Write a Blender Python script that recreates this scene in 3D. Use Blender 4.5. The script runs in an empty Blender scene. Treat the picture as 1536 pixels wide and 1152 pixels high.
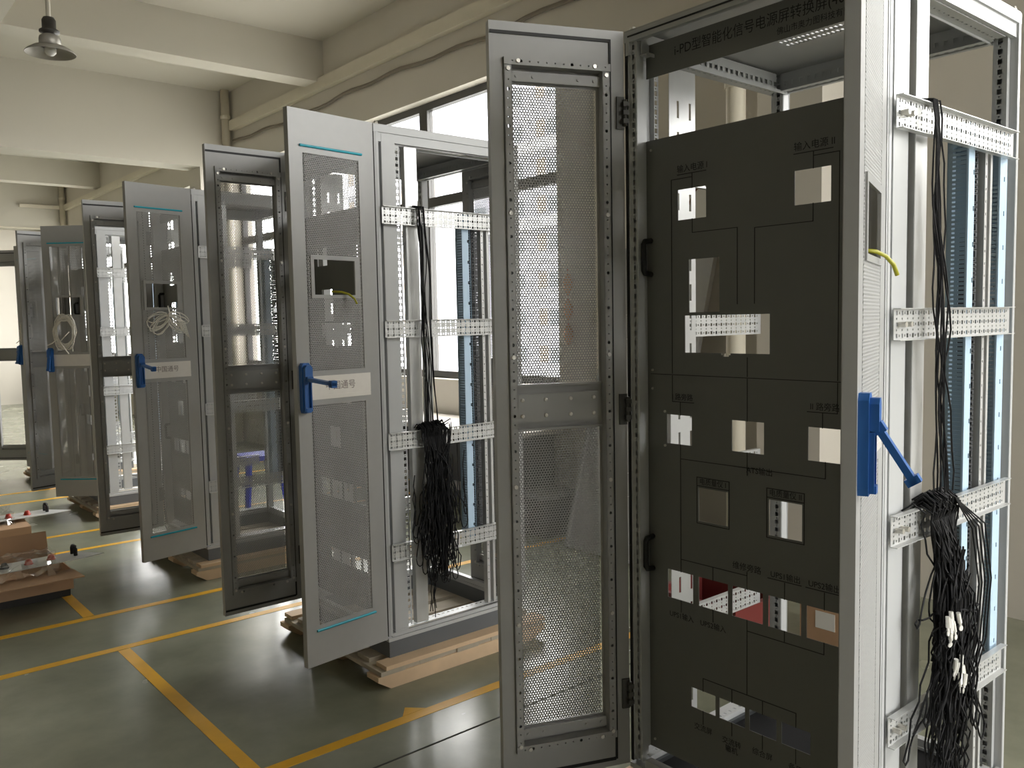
import bpy, math, random
import numpy as np
from mathutils import Matrix, Vector, Quaternion

random.seed(7)
SC = bpy.context.scene
COL = SC.collection
PI = math.pi

# ------------------------------------------------------------------ camera
cam_d = bpy.data.cameras.new('camera')
cam_d.sensor_width = 36.0
cam_d.sensor_fit = 'HORIZONTAL'
cam_d.lens = 29.979
cam_d.clip_start = 0.05
cam_d.clip_end = 400
cam = bpy.data.objects.new('camera', cam_d)
COL.objects.link(cam)
_yaw, _pitch, _roll = math.radians(40.221), math.radians(-4.257), math.radians(-1.115)
_fw = Vector((math.sin(_yaw) * math.cos(_pitch), math.cos(_yaw) * math.cos(_pitch), math.sin(_pitch)))
_r = Vector((math.cos(_yaw), -math.sin(_yaw), 0))
_u = _r.cross(_fw)
_R = _r * math.cos(_roll) + _u * math.sin(_roll)
_U = _u * math.cos(_roll) - _r * math.sin(_roll)
_m = Matrix((( _R.x, _U.x, -_fw.x, -1.7336), (_R.y, _U.y, -_fw.y, -0.852), (_R.z, _U.z, -_fw.z, 1.416), (0, 0, 0, 1)))
cam.matrix_world = _m
SC.camera = cam

# ------------------------------------------------------------------ world, light, exposure
SKY = 10.0
w = bpy.data.worlds.new('overcast_sky')
SC.world = w
w.use_nodes = True
bg = w.node_tree.nodes['Background']
bg.inputs['Color'].default_value = (1.0, 0.993, 0.975, 1)
bg.inputs['Strength'].default_value = SKY
SC.view_settings.view_transform = 'Standard'
SC.view_settings.look = 'None'
SC.view_settings.gamma = 1.0
SC.view_settings.use_curve_mapping = False
SC.view_settings.exposure = 0.50
SC.cycles.max_bounces = 8
SC.cycles.diffuse_bounces = 5
SC.cycles.glossy_bounces = 3


def portal(name, loc, sx, sy, rot):
    l = bpy.data.lights.new(name, 'AREA')
    l.shape = 'RECTANGLE'
    l.size = sx
    l.size_y = sy
    l.cycles.is_portal = True
    o = bpy.data.objects.new(name, l)
    o.location = loc
    o.rotation_euler = rot
    COL.objects.link(o)


# window openings in the right-hand wall: (y0, y1); sill and lintel
WX = 2.5
SILL, LINT = 0.93, 3.30
WINS = [(3.62, 9.36, SILL, LINT), (9.72, 17.36, SILL, LINT), (-3.3, -0.4, 2.25, 3.80)]
BWIN_ = (-0.45, 2.35, 0.20, 3.75)      # opening in the wall behind the camera: x0, x1, z0, z1
portal('daylight_portal', ((BWIN_[0] + BWIN_[1]) / 2, -4.90, (BWIN_[2] + BWIN_[3]) / 2), BWIN_[1] - BWIN_[0], BWIN_[3] - BWIN_[2], (PI / 2, 0, 0))
for i, (a, b, c, d) in enumerate(WINS):
    portal('daylight_portal', (WX + 0.30, (a + b) / 2, (c + d) / 2), d - c, b - a, (0, PI / 2, 0))

# ------------------------------------------------------------------ materials
MATS = {}


def mat(name, col, rough=0.5, metal=0.0, noise=0.0, nscale=8.0, bump=0.0, bscale=60.0, spec=0.5):
    if name in MATS:
        return MATS[name]
    m = bpy.data.materials.new(name)
    m.use_nodes = True
    nt = m.node_tree
    b = nt.nodes['Principled BSDF']
    b.inputs['Roughness'].default_value = rough
    b.inputs['Metallic'].default_value = metal
    b.inputs['Specular IOR Level'].default_value = spec
    tc = nt.nodes.new('ShaderNodeTexCoord')
    nz = nt.nodes.new('ShaderNodeTexNoise')
    nz.inputs['Scale'].default_value = nscale
    nz.inputs['Detail'].default_value = 5
    nt.links.new(tc.outputs['Object'], nz.inputs['Vector'])
    mx = nt.nodes.new('ShaderNodeMix')
    mx.data_type = 'RGBA'
    lo = tuple(c * (1 - noise) for c in col) + (1,)
    hi = tuple(min(1, c * (1 + noise)) for c in col) + (1,)
    mx.inputs[6].default_value = lo
    mx.inputs[7].default_value = hi
    nt.links.new(nz.outputs['Fac'], mx.inputs[0])
    nt.links.new(mx.outputs[2], b.inputs['Base Color'])
    if bump > 0:
        n2 = nt.nodes.new('ShaderNodeTexNoise')
        n2.inputs['Scale'].default_value = bscale
        nt.links.new(tc.outputs['Object'], n2.inputs['Vector'])
        bp = nt.nodes.new('ShaderNodeBump')
        bp.inputs['Strength'].default_value = bump
        bp.inputs['Distance'].default_value = 0.002
        nt.links.new(n2.outputs['Fac'], bp.inputs['Height'])
        nt.links.new(bp.outputs['Normal'], b.inputs['Normal'])
    MATS[name] = m
    return m


GREY = mat('grey_paint', (0.40, 0.40, 0.395), 0.30, 0.0, 0.04, 30, 0.05, 900)
DARK = mat('inner_panel_paint', (0.17, 0.172, 0.160), 0.45, 0.0, 0.04, 20)
FRAME = mat('frame_paint', (0.50, 0.51, 0.515), 0.35, 0.0, 0.03, 20)
RAIL = mat('zinc_plated_steel', (0.60, 0.605, 0.60), 0.33, 0.30, 0.06, 25)
PLINTH = mat('plinth_paint', (0.13, 0.14, 0.15), 0.45, 0.0, 0.05, 20)
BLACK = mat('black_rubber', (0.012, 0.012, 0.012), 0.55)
WIREB = mat('black_wire', (0.009, 0.009, 0.010), 0.6, spec=0.25)
PRINT = mat('black_print', (0.012, 0.012, 0.012), 0.6)
BLUE = mat('blue_plastic', (0.025, 0.13, 0.42), 0.38)
CYAN = mat('cyan_trim', (0.01, 0.42, 0.56), 0.35)
PLATE = mat('brushed_plate', (0.83, 0.80, 0.76), 0.32, 0.25, 0.04, 40)
ENGRAVE = mat('engraved_print', (0.28, 0.24, 0.23), 0.5)
DUCT = mat('blue_grey_duct', (0.30, 0.40, 0.48), 0.5)
DUCTC = mat('pale_blue_cover', (0.50, 0.66, 0.82), 0.4)
SCREW = mat('steel_screw', (0.65, 0.63, 0.58), 0.3, 0.7)
WALL = mat('cream_wall_paint', (0.62, 0.58, 0.51), 0.8, 0, 0.06, 1.3, 0.15, 40)
CEIL = mat('ceiling_paint', (0.55, 0.52, 0.45), 0.85, 0, 0.05, 1.1, 0.1, 30)
PIPEM = mat('painted_pipe', (0.66, 0.61, 0.50), 0.6, 0, 0.05, 6)
WFRAME = mat('dark_window_frame', (0.07, 0.068, 0.065), 0.45)
WOOD = mat('raw_pine', (0.74, 0.54, 0.35), 0.7, 0, 0.18, 9, 0.3, 50)
WOODD = mat('weathered_pine', (0.48, 0.42, 0.33), 0.8, 0, 0.25, 14, 0.4, 50)
CARD = mat('cardboard', (0.47, 0.30, 0.18), 0.85, 0, 0.10, 6, 0.15, 80)
YELLOW = mat('yellow_floor_paint', (0.78, 0.42, 0.02), 0.4, 0, 0.2, 9)
WHITEW = mat('white_cable', (0.88, 0.85, 0.78), 0.45)
LUG = mat('tinned_lug', (0.85, 0.84, 0.80), 0.35, 0.3)
YG = mat('yellow_green_wire', (0.42, 0.40, 0.03), 0.45)
RED = mat('red_plastic', (0.50, 0.045, 0.02), 0.4)
ALU = mat('aluminium_shade', (0.42, 0.40, 0.36), 0.45, 0.5, 0.15, 20)
BAKE = mat('dark_bakelite', (0.05, 0.045, 0.038), 0.5)
DESKT = mat('desk_laminate', (0.72, 0.68, 0.62), 0.4)
DESKD = mat('dark_desk', (0.06, 0.06, 0.06), 0.5)
BRONZE = mat('maroon_box', (0.13, 0.018, 0.015), 0.5)
PAPER = mat('paper', (0.80, 0.79, 0.75), 0.7)
BUILD = mat('white_render', (0.50, 0.50, 0.56), 0.8, 0, 0.05, 0.3)
BWIN = mat('far_window_glass', (0.16, 0.18, 0.20), 0.2)
BBRN = mat('far_brown_window', (0.33, 0.26, 0.20), 0.5)
GROUND = mat('outside_ground', (0.30, 0.30, 0.28), 0.9, 0, 0.2, 0.2)
GREENW = mat('green_enamel', (0.10, 0.15, 0.10), 0.5)


def floor_mat():
    m = bpy.data.materials.new('green_epoxy_floor')
    m.use_nodes = True
    nt = m.node_tree
    b = nt.nodes['Principled BSDF']
    tc = nt.nodes.new('ShaderNodeTexCoord')
    n1 = nt.nodes.new('ShaderNodeTexNoise')
    n1.inputs['Scale'].default_value = 1.6
    n1.inputs['Detail'].default_value = 8
    n1.inputs['Roughness'].default_value = 0.62
    n2 = nt.nodes.new('ShaderNodeTexNoise')
    n2.inputs['Scale'].default_value = 5
    n2.inputs['Detail'].default_value = 3
    nt.links.new(tc.outputs['Object'], n1.inputs['Vector'])
    nt.links.new(tc.outputs['Object'], n2.inputs['Vector'])
    r = nt.nodes.new('ShaderNodeValToRGB')
    r.color_ramp.elements[0].position = 0.33
    r.color_ramp.elements[0].color = (0.190, 0.200, 0.145, 1)
    r.color_ramp.elements[1].position = 0.68
    r.color_ramp.elements[1].color = (0.310, 0.315, 0.235, 1)
    nt.links.new(n1.outputs['Fac'], r.inputs['Fac'])
    mx = nt.nodes.new('ShaderNodeMix')
    mx.data_type = 'RGBA'
    mx.blend_type = 'MULTIPLY'
    mx.inputs[0].default_value = 0.22
    nt.links.new(r.outputs['Color'], mx.inputs[6])
    nt.links.new(n2.outputs['Color'], mx.inputs[7])
    r2 = nt.nodes.new('ShaderNodeValToRGB')
    r2.color_ramp.elements[0].color = (0.5, 0.5, 0.5, 1)
    r2.color_ramp.elements[1].color = (1, 1, 1, 1)
    nt.links.new(n2.outputs['Fac'], r2.inputs['Fac'])
    nt.links.new(r2.outputs['Color'], mx.inputs[7])
    nt.links.new(mx.outputs[2], b.inputs['Base Color'])
    mr = nt.nodes.new('ShaderNodeMapRange')
    mr.inputs[3].default_value = 0.16
    mr.inputs[4].default_value = 0.32
    nt.links.new(n2.outputs['Fac'], mr.inputs[0])
    nt.links.new(mr.outputs[0], b.inputs['Roughness'])
    return m


def glass_mat(name, tint, gloss):
    m = bpy.data.materials.new(name)
    m.use_nodes = True
    nt = m.node_tree
    for n in list(nt.nodes):
        nt.nodes.remove(n)
    out = nt.nodes.new('ShaderNodeOutputMaterial')
    t = nt.nodes.new('ShaderNodeBsdfTransparent')
    t.inputs['Color'].default_value = tint + (1,)
    g = nt.nodes.new('ShaderNodeBsdfGlossy')
    g.inputs['Roughness'].default_value = 0.03
    mx = nt.nodes.new('ShaderNodeMixShader')
    mx.inputs[0].default_value = gloss
    nt.links.new(t.outputs[0], mx.inputs[1])
    nt.links.new(g.outputs[0], mx.inputs[2])
    nt.links.new(mx.outputs[0], out.inputs['Surface'])
    return m


FLOOR = floor_mat()
GLASS = glass_mat('window_glass', (0.95, 0.95, 0.945), 0.06)
FILM = glass_mat('clear_plastic_film', (0.93, 0.93, 0.92), 0.22)


# ------------------------------------------------------------------ mesh helpers
class MB:
    def __init__(s):
        s.v = []
        s.f = []

    def quad(s, a, b, c, d):
        n = len(s.v)
        s.v += [a, b, c, d]
        s.f.append((n, n + 1, n + 2, n + 3))

    def box(s, x0, x1, y0, y1, z0, z1):
        n = len(s.v)
        s.v += [(x0, y0, z0), (x1, y0, z0), (x1, y1, z0), (x0, y1, z0), (x0, y0, z1), (x1, y0, z1), (x1, y1, z1), (x0, y1, z1)]
        for q in ((0, 3, 2, 1), (4, 5, 6, 7), (0, 1, 5, 4), (1, 2, 6, 5), (2, 3, 7, 6), (3, 0, 4, 7)):
            s.f.append(tuple(n + i for i in q))
        return s

    def prism(s, pts, d0, d1, plane='xz'):
        """polygon extruded; plane names the two polygon axes"""
        n = len(s.v)
        k = len(pts)
        for d in (d0, d1):
            for a, b in pts:
                s.v.append({'xz': (a, d, b), 'xy': (a, b, d), 'yz': (d, a, b)}[plane])
        s.f.append(tuple(range(n, n + k)))
        s.f.append(tuple(range(n + 2 * k - 1, n + k - 1, -1)))
        for i in range(k):
            j = (i + 1) % k
            s.f.append((n + i, n + k + i, n + k + j, n + j))
        return s

    def tube(s, pts, r, seg=5, caps=True):
        pts = [Vector(p) for p in pts]
        n0 = len(s.v)
        up = Vector((0.31, 0.47, 0.83))
        for i, p in enumerate(pts):
            t = (pts[min(i + 1, len(pts) - 1)] - pts[max(i - 1, 0)])
            if t.length < 1e-9:
                t = Vector((0, 0, 1))
            t.normalize()
            a = t.cross(up)
            if a.length < 1e-3:
                a = t.cross(Vector((1, 0, 0)))
            a.normalize()
            b = t.cross(a)
            rr = r[i] if isinstance(r, (list, tuple)) else r
            for k in range(seg):
                an = 2 * PI * k / seg
                s.v.append(tuple(p + a * (rr * math.cos(an)) + b * (rr * math.sin(an))))
        for i in range(len(pts) - 1):
            for k in range(seg):
                k2 = (k + 1) % seg
                s.f.append((n0 + i * seg + k, n0 + i * seg + k2, n0 + (i + 1) * seg + k2, n0 + (i + 1) * seg + k))
        if caps:
            s.f.append(tuple(n0 + k for k in range(seg - 1, -1, -1)))
            e = n0 + (len(pts) - 1) * seg
            s.f.append(tuple(e + k for k in range(seg)))
        return s

    def lathe(s, prof, c=(0, 0, 0), seg=20):
        n0 = len(s.v)
        for r, z in prof:
            for k in range(seg):
                a = 2 * PI * k / seg
                s.v.append((c[0] + r * math.cos(a), c[1] + r * math.sin(a), c[2] + z))
        for i in range(len(prof) - 1):
            for k in range(seg):
                k2 = (k + 1) % seg
                s.f.append((n0 + i * seg + k, n0 + i * seg + k2, n0 + (i + 1) * seg + k2, n0 + (i + 1) * seg + k))
        return s

    def plate(s, a0, a1, b0, b1, holes, d0, d1, fn):
        """rectangular sheet with rectangular holes; fn(a, b, d) -> xyz"""
        A = sorted(set([round(x, 5) for x in [a0, a1] + [h[i] for h in holes for i in (0, 1)] if a0 <= round(x, 5) <= a1]))
        B = sorted(set([round(x, 5) for x in [b0, b1] + [h[i] for h in holes for i in (2, 3)] if b0 <= round(x, 5) <= b1]))
        na, nb = len(A) - 1, len(B) - 1
        ca = (np.array(A[:-1]) + np.array(A[1:])) / 2
        cb = (np.array(B[:-1]) + np.array(B[1:])) / 2
        sol = np.ones((na, nb), bool)
        for h in holes:
            sol[np.ix_((ca > h[0]) & (ca < h[1]), (cb > h[2]) & (cb < h[3]))] = False
        # merge runs along b to keep it light
        n = len(s.v)
        W = nb + 1
        for d in (d0, d1):
            for a in A:
                for b in B:
                    s.v.append(fn(a, b, d))
        off = (na + 1) * W
        I = lambda i, j: n + i * W + j
        for i in range(na):
            for j in range(nb):
                if not sol[i, j]:
                    continue
                p, q, r, t = I(i, j), I(i + 1, j), I(i + 1, j + 1), I(i, j + 1)
                s.f.append((p, q, r, t))
                s.f.append((p + off, t + off, r + off, q + off))
                if i == 0 or not sol[i - 1, j]:
                    s.f.append((p, t, t + off, p + off))
                if i == na - 1 or not sol[i + 1, j]:
                    s.f.append((q, q + off, r + off, r))
                if j == 0 or not sol[i, j - 1]:
                    s.f.append((p, p + off, q + off, q))
                if j == nb - 1 or not sol[i, j + 1]:
                    s.f.append((t, r, r + off, t + off))
        return s

    def holestrip(s, a0, a1, b0, b1, holes, d, fn, depth=0.004):
        """strip along b with round holes [(b, r)] on its centre line"""
        ac = (a0 + a1) / 2
        hw = min(a1 - a0, 0.02) / 2 * 0.999
        cur = b0
        for hb, r in sorted(holes):
            e = max(r * 1.2, 0.003)
            if hb - e <= cur or hb + e >= b1:
                continue
            s.quad(fn(a0, cur, d), fn(a1, cur, d), fn(a1, hb - e, d), fn(a0, hb - e, d))
            n = len(s.v)
            oct_ = [(ac + r * math.cos(PI / 8 + k * PI / 4), hb + r * math.sin(PI / 8 + k * PI / 4)) for k in range(8)]
            rect = [(a1, hb + e), (a0, hb + e), (a0, hb - e), (a1, hb - e)]
            s.v += [fn(x, y, d) for x, y in oct_] + [fn(x, y, d) for x, y in rect] + [fn(x, y, d - depth) for x, y in oct_]
            O = lambda k: n + k % 8
            Rr = lambda k: n + 8 + k % 4
            for c in range(4):      # octagon verts 2c, 2c+1 sit in corner c's two sides
                s.f.append((O(2 * c), O(2 * c + 1), Rr(c)))
                s.f.append((O(2 * c + 1), O(2 * c + 2), Rr(c + 1), Rr(c)))
            for k in range(8):
                s.f.append((O(k), n + 12 + k, n + 12 + (k + 1) % 8, O(k + 1)))
            cur = hb + e
        s.quad(fn(a0, cur, d), fn(a1, cur, d), fn(a1, b1, d), fn(a0, b1, d))
        return s

    def mesh(s, name, m, smooth=False):
        me = bpy.data.meshes.new(name)
        me.from_pydata([tuple(x) for x in s.v], [], s.f)
        me.materials.append(m)
        if smooth:
            me.polygons.foreach_set('use_smooth', [True] * len(me.polygons))
        me.update()
        return me


CACHE = {}


def put(name, me, parent=None, loc=None, rot=None):
    o = bpy.data.objects.new(name, me)
    COL.objects.link(o)
    if parent is not None:
        o.parent = parent
    if loc is not None:
        o.location = loc
    if rot is not None:
        o.rotation_euler = rot
    return o


def part(name, key, fn, m, parent=None, loc=None, rot=None, smooth=False):
    """mesh built once per key by fn(MB), shared by alike parts"""
    if key not in CACHE:
        b = MB()
        fn(b)
        CACHE[key] = b.mesh(name, m, smooth)
    return put(name, CACHE[key], parent, loc, rot)


def single(name, fn, m, parent=None, loc=None, rot=None, smooth=False):
    b = MB()
    fn(b)
    return put(name, b.mesh(name, m, smooth), parent, loc, rot)


def thing(name, label, cat, loc=(0, 0, 0), rz=0, group=None):
    o = bpy.data.objects.new(name, None)
    COL.objects.link(o)
    o.empty_display_size = 0.1
    o.location = loc
    o.rotation_euler = (0, 0, rz)
    return tag(o, label, cat, group)


def tag(o, label, cat, group=None):
    o['label'] = label
    o['category'] = cat
    if group:
        o['group'] = group
    return o


def struct(o, label=None):
    o['kind'] = 'structure'
    if label:
        o['label'] = label
    return o


def text_mesh(body, size, m, bold=0.0, sx=1.0):
    key = ('txt', body, size, m.name, bold, sx)
    if key not in CACHE:
        c = bpy.data.curves.new('lettering', 'FONT')
        c.body = body
        c.size = size
        c.offset = bold * size
        c.align_x = 'CENTER'
        c.align_y = 'CENTER'
        c.resolution_u = 3
        o = bpy.data.objects.new('lettering_source', c)
        COL.objects.link(o)
        bpy.context.view_layer.update()
        me = bpy.data.meshes.new_from_object(o)
        me.name = 'lettering'
        for v in me.vertices:
            v.co.x *= sx
        me.materials.clear()
        me.materials.append(m)
        bpy.data.objects.remove(o)
        CACHE[key] = me
    return CACHE[key]


def perf_mesh(name, w_, h_, skip, m, pitch=0.0076, hole=0.0050, t=0.0015):
    """hexagonally perforated sheet, real holes; local x 0..w, z 0..h, y 0..-t"""
    row = pitch * math.sqrt(3) / 2
    nr = int(h_ / row)
    nc = int((w_ - pitch / 2) / pitch)
    R = pitch / math.sqrt(3)
    rh = hole / 2
    ang = [PI / 6 + k * PI / 3 for k in range(6)]
    co = np.array([(math.cos(a), math.sin(a)) for a in ang])
    mx = (w_ - (nc + 0.5) * pitch) / 2
    mz = (h_ - nr * row) / 2
    cx, cz = [], []
    for j in range(nr):
        for i in range(nc):
            x = mx + pitch / 2 + i * pitch + (pitch / 2 if j % 2 else 0)
            z = mz + row / 2 + j * row
            if skip and skip[0] < x < skip[1] and skip[2] < z < skip[3]:
                continue
            cx.append(x)
            cz.append(z)
    c = np.stack([np.array(cx), np.array(cz)], 1)
    n = len(c)
    outer = c[:, None, :] + co[None] * R
    inner = c[:, None, :] + co[None] * rh
    outer[..., 0] = np.clip(outer[..., 0], 0, w_)
    outer[..., 1] = np.clip(outer[..., 1], 0, h_)

    def v3(a, y):
        return np.stack([a[..., 0], np.full(a.shape[:-1], y), a[..., 1]], -1)
    V = np.concatenate([v3(outer, 0), v3(inner, 0), v3(inner, -t), v3(outer, -t)], 1).reshape(-1, 3)   # 24 per cell
    base = np.arange(n)[:, None, None] * 24
    F = []
    for k in range(6):
        k2 = (k + 1) % 6
        F += [(k, k2, 6 + k2, 6 + k), (6 + k, 6 + k2, 12 + k2, 12 + k), (12 + k, 12 + k2, 18 + k2, 18 + k)]
    F = (np.array(F)[None] + base).reshape(-1, 4)
    me = bpy.data.meshes.new(name)
    me.vertices.add(len(V))
    me.vertices.foreach_set('co', V.astype(np.float32).ravel())
    me.loops.add(len(F) * 4)
    me.loops.foreach_set('vertex_index', F.astype(np.int32).ravel())
    me.polygons.add(len(F))
    me.polygons.foreach_set('loop_start', np.arange(0, len(F) * 4, 4, dtype=np.int32))
    me.polygons.foreach_set('loop_total', np.full(len(F), 4, dtype=np.int32))
    me.materials.append(m)
    me.update()
    me.validate()
    return me


# ------------------------------------------------------------------ the room
X0, X1 = -10.0, WX          # left wall, right (window) wall
Y0, Y1 = -4.6, 17.72
ZC = 4.22
b = MB().box(X0 - .3, X1 + .3, Y0 - .3, Y1 + .3, -0.2, 0)
struct(put('floor', b.mesh('floor', FLOOR)))
b = MB().box(X0 - .3, X1 + .3, Y0 - .3, Y1 + .3, ZC, ZC + 0.2)
struct(put('ceiling', b.mesh('ceiling', CEIL)))
b = MB()
edges = [Y0 - .3]
for a, c, zs, zl in sorted(WINS):
    b.box(WX, WX + .24, a, c, -0.0, zs)
    b.box(WX, WX + .24, a, c, zl, ZC)
    edges += [a, c]
edges.append(Y1 + .3)
for i in range(0, len(edges), 2):
    b.box(WX, WX + .24, edges[i], edges[i + 1], 0, ZC)
struct(put('wall_right', b.mesh('wall_right', WALL)))
struct(single('wall_far', lambda b: b.box(X0, WX, Y1, Y1 + .24, 0, ZC), WALL))
struct(single('wall_left', lambda b: b.box(X0 - .24, X0, Y0, Y1, 0, ZC), WALL))
struct(single('wall_back', lambda b: b.plate(X0, WX, 0, ZC, [BWIN_], Y0 - .24, Y0, lambda a, c, d: (a, d, c)), WALL))
bwn = struct(single('window_4', lambda b: b.plate(BWIN_[0], BWIN_[1], BWIN_[2], BWIN_[3], [(BWIN_[0] + .06 + k * .92, BWIN_[0] + .90 + k * .92, a, c) for k in range(3) for a, c in ((.27, 2.4), (2.48, 3.69))], Y0 - .16, Y0 - .10, lambda a, c, d: (a, d, c)), WFRAME))
for k in range(3):
    for a, c in ((.27, 2.4), (2.48, 3.69)):
        single('pane', lambda b: b.box(BWIN_[0] + .06 + k * .92, BWIN_[0] + .90 + k * .92, Y0 - .132, Y0 - .128, a, c), GLASS, bwn)
# girders on pillars, secondary beams between them, one lengthwise beam
for i, y in enumerate((1.36, 9.36, 17.36)):
    struct(single('ceiling_girder', lambda b: b.box(X0, WX, y, y + .36, 3.31, ZC), CEIL))
    struct(single('pillar', lambda b: b.box(2.12, WX, y, y + .36, 0, 3.31), WALL))
for i, y in enumerate((-1.0, 6.97, 14.95)):
    struct(single('ceiling_beam', lambda b: b.box(X0, WX, y, y + .26, 3.82, ZC), CEIL))
for ya, yb in ((-0.74, 1.36), (1.72, 6.97)):
    struct(single('ceiling_beam', lambda b: b.box(-.60, -.31, ya, yb, 3.82, ZC), CEIL))
struct(single('trim_1', lambda b: b.box(X0, 2.12, 17.335, 17.36, 3.31, 3.335), PIPEM))

# windows: frame members and panes
for wi, (ya, yb, zs, zl) in enumerate(WINS):
    root = single('window_%d' % (wi + 1), lambda b: (b.box(WX + .10, WX + .16, ya, yb, zs, zs + .06), b.box(WX + .10, WX + .16, ya, yb, zl - .06, zl),
                                                      b.box(WX + .10, WX + .16, ya, ya + .05, zs + .06, zl - .06), b.box(WX + .10, WX + .16, yb - .05, yb, zs + .06, zl - .06)), WFRAME)
    struct(root)
    n = max(2, int(round((yb - ya) / 1.82)))
    ys = [ya + (yb - ya) * k / n for k in range(n + 1)]
    if wi == 0:
        ys = [ya, 5.40, 7.36, yb]
    for y in ys[1:-1]:
        single('mullion', lambda b: b.box(WX + .10, WX + .16, y - .06, y + .06, zs + .06, zl - .06), WFRAME, root)
    for k in range(len(ys) - 1):
        p0 = ys[k] + (.06 if k else .05)
        p1 = ys[k + 1] - (.06 if k < len(ys) - 2 else .05)
        zr = [zs + .06, zl - .06]
        if zs < 2:
            single('transom', lambda b: b.box(WX + .10, WX + .16, p0, p1, 2.41, 2.49), WFRAME, root)
            if wi:
                single('sash_bar', lambda b: b.box(WX + .11, WX + .15, (p0 + p1) / 2 - .03, (p0 + p1) / 2 + .03, zs + .06, 2.41), WFRAME, root)
            zr = [zs + .06, 2.41, 2.49, zl - .06]
        for q in range(0, len(zr), 2):
            single('pane', lambda b: b.box(WX + .128, WX + .132, p0, p1, zr[q], zr[q + 1]), GLASS, root)

# pipes on the wall
t = single('wall_trunking', lambda b: b.box(WX - .07, WX, 1.74, 9.2, 3.74, 3.85), PIPEM)
tag(t, 'long cream square trunking on wall above the big window', 'trunking')
t = single('wall_trunking', lambda b: b.box(WX - .07, WX, 9.74, 17.3, 3.68, 3.78), PIPEM)
tag(t, 'far cream trunking rising along the wall behind the far girder', 'trunking')
t = single('wall_cable', lambda b: b.tube([(WX - .02, y, 3.60 + .016 * math.sin((y - 1.8) * 1.9) + .012 * math.sin(y * 7)) for y in np.linspace(1.74, 9.2, 46)], .017, 6), mat('grimy_cable', (.22, .19, .15), .7), smooth=True)
tag(t, 'dark sagging cable clipped below the long wall trunking', 'cable')
for (x, y, lab) in ((2.42, 9.27, 'vertical cream drain pipe beside the middle pillar'), (2.42, 17.27, 'vertical cream drain pipe beside the farthest pillar'), (2.05, 1.80, 'vertical drain pipe at the pillar behind the nearest cabinet')):
    t = thing('drain_pipe', lab, 'pipe', (x, y, 0))
    single('pipe_run', lambda b: b.tube([(0, 0, 0), (0, 0, ZC)], .05, 12), PIPEM, t, smooth=True)
    for z in (1.2, 2.6, 3.9):
        single('pipe_clamp', lambda b: b.lathe([(.051, -.02), (.058, -.02), (.058, .02), (.051, .02)], (0, 0, z), 12), PIPEM, t)
t = single('pipe_stub', lambda b: b.box(1.7, WX - .02, 17.28, 17.33, 3.70, 3.76), PIPEM)
tag(t, 'short cream horizontal pipe crossing the far drain pipe', 'pipe')

# outside
struct(single('outside_ground', lambda b: b.box(-60, 150, -80, 160, -7.2, -7.0), GROUND))
bl = thing('apartment_building', 'pale apartment block with small windows seen outside through the window', 'building', (45, 36, -7))
single('facade', lambda b: b.box(0, 10, 0, 45, 0, 30), BUILD, bl)
for fl in range(9):
    z = 2.0 + fl * 3.0
    if fl in (5, 7):
        single('ledge', lambda b: b.box(-1.0, 0, 0, 45, z - 1.3, z - .4), mat('white_ledge', (.9, .9, .92), .7), bl)
    for k in range(9):
        y = 1.5 + k * 5.0
        part('brown_window', 'bbw', lambda b: b.box(-.05, .02, 0, .95, 0, 1.3), BBRN, bl, (0, y + 2.3, z))
        part('grey_window', 'bgw', lambda b: b.box(-.05, .02, 0, 2.0, 0, 1.2), BWIN, bl, (0, y, z))

# floor paint and joints
marks = []
for y, lab in ((1.665, 'nearest yellow floor line in front of the first pallet'), (3.10, 'yellow floor line passing under the first dark door'),
               (3.62, 'yellow floor line just before the cardboard boxes'), (5.07, 'yellow floor line crossing behind the front cardboard box'),
               (5.58, 'yellow floor line crossing by the rear cardboard box'), (7.05, 'pale yellow floor line beyond the boxes'), (7.55, 'farthest yellow floor line')):
    t = single('floor_line', lambda b: b.box(-5.0, WX - .01, y - .024, y + .024, 0.0, .0012), YELLOW)
    tag(t, lab, 'floor marking')
for ya, yb, lab in ((-4.0, 3.07, 'long yellow floor line running toward the camera'), (3.65, 5.05, 'short yellow floor line ending at the cardboard box')):
    t = single('floor_line', lambda b: b.box(-.714, -.664, ya, yb, 0, .0012), YELLOW)
    tag(t, lab, 'floor marking')
t = single('floor_line', lambda b: b.prism([(-.13, 1.69), (-.03, 1.69), (-.085, 1.745)], 0, .0013, 'xy'), YELLOW)
tag(t, 'small yellow paint stub on the nearest floor line', 'floor marking')
struct(single('floor_joint', lambda b: b.box(-6, WX - .01, 1.447, 1.455, 0, .0008), mat('joint_filler', (.05, .05, .04), .9)))

# ------------------------------------------------------------------ cabinets
W, D = 0.7115, 0.70
ZB, ZT = 0.17, 2.17
RZ = [1.861, 1.426, 0.9875, 0.5475]     # top edges of the side rails
RH = 0.068
WD = 0.3735


def side_fn(mir):
    """maps (x, y-from-side, z) to cabinet space; mir mirrors to the far side"""
    return (lambda x, y, z: (x, W - y, z)) if mir else (lambda x, y, z: (x, y, z))


def path_sheet(b, path, z0, z1, S, t=0.002):
    for (x0, y0), (x1, y1) in zip(path[:-1], path[1:]):
        xa, xb = min(x0, x1) - (t / 2 if x0 == x1 else 0), max(x0, x1) + (t / 2 if x0 == x1 else 0)
        ya, yb = min(y0, y1) - (t / 2 if y0 == y1 else 0), max(y0, y1) + (t / 2 if y0 == y1 else 0)
        p, q = S(xa, ya, z0), S(xb, yb, z1)
        b.box(min(p[0], q[0]), max(p[0], q[0]), min(p[1], q[1]), max(p[1], q[1]), z0, z1)


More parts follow.
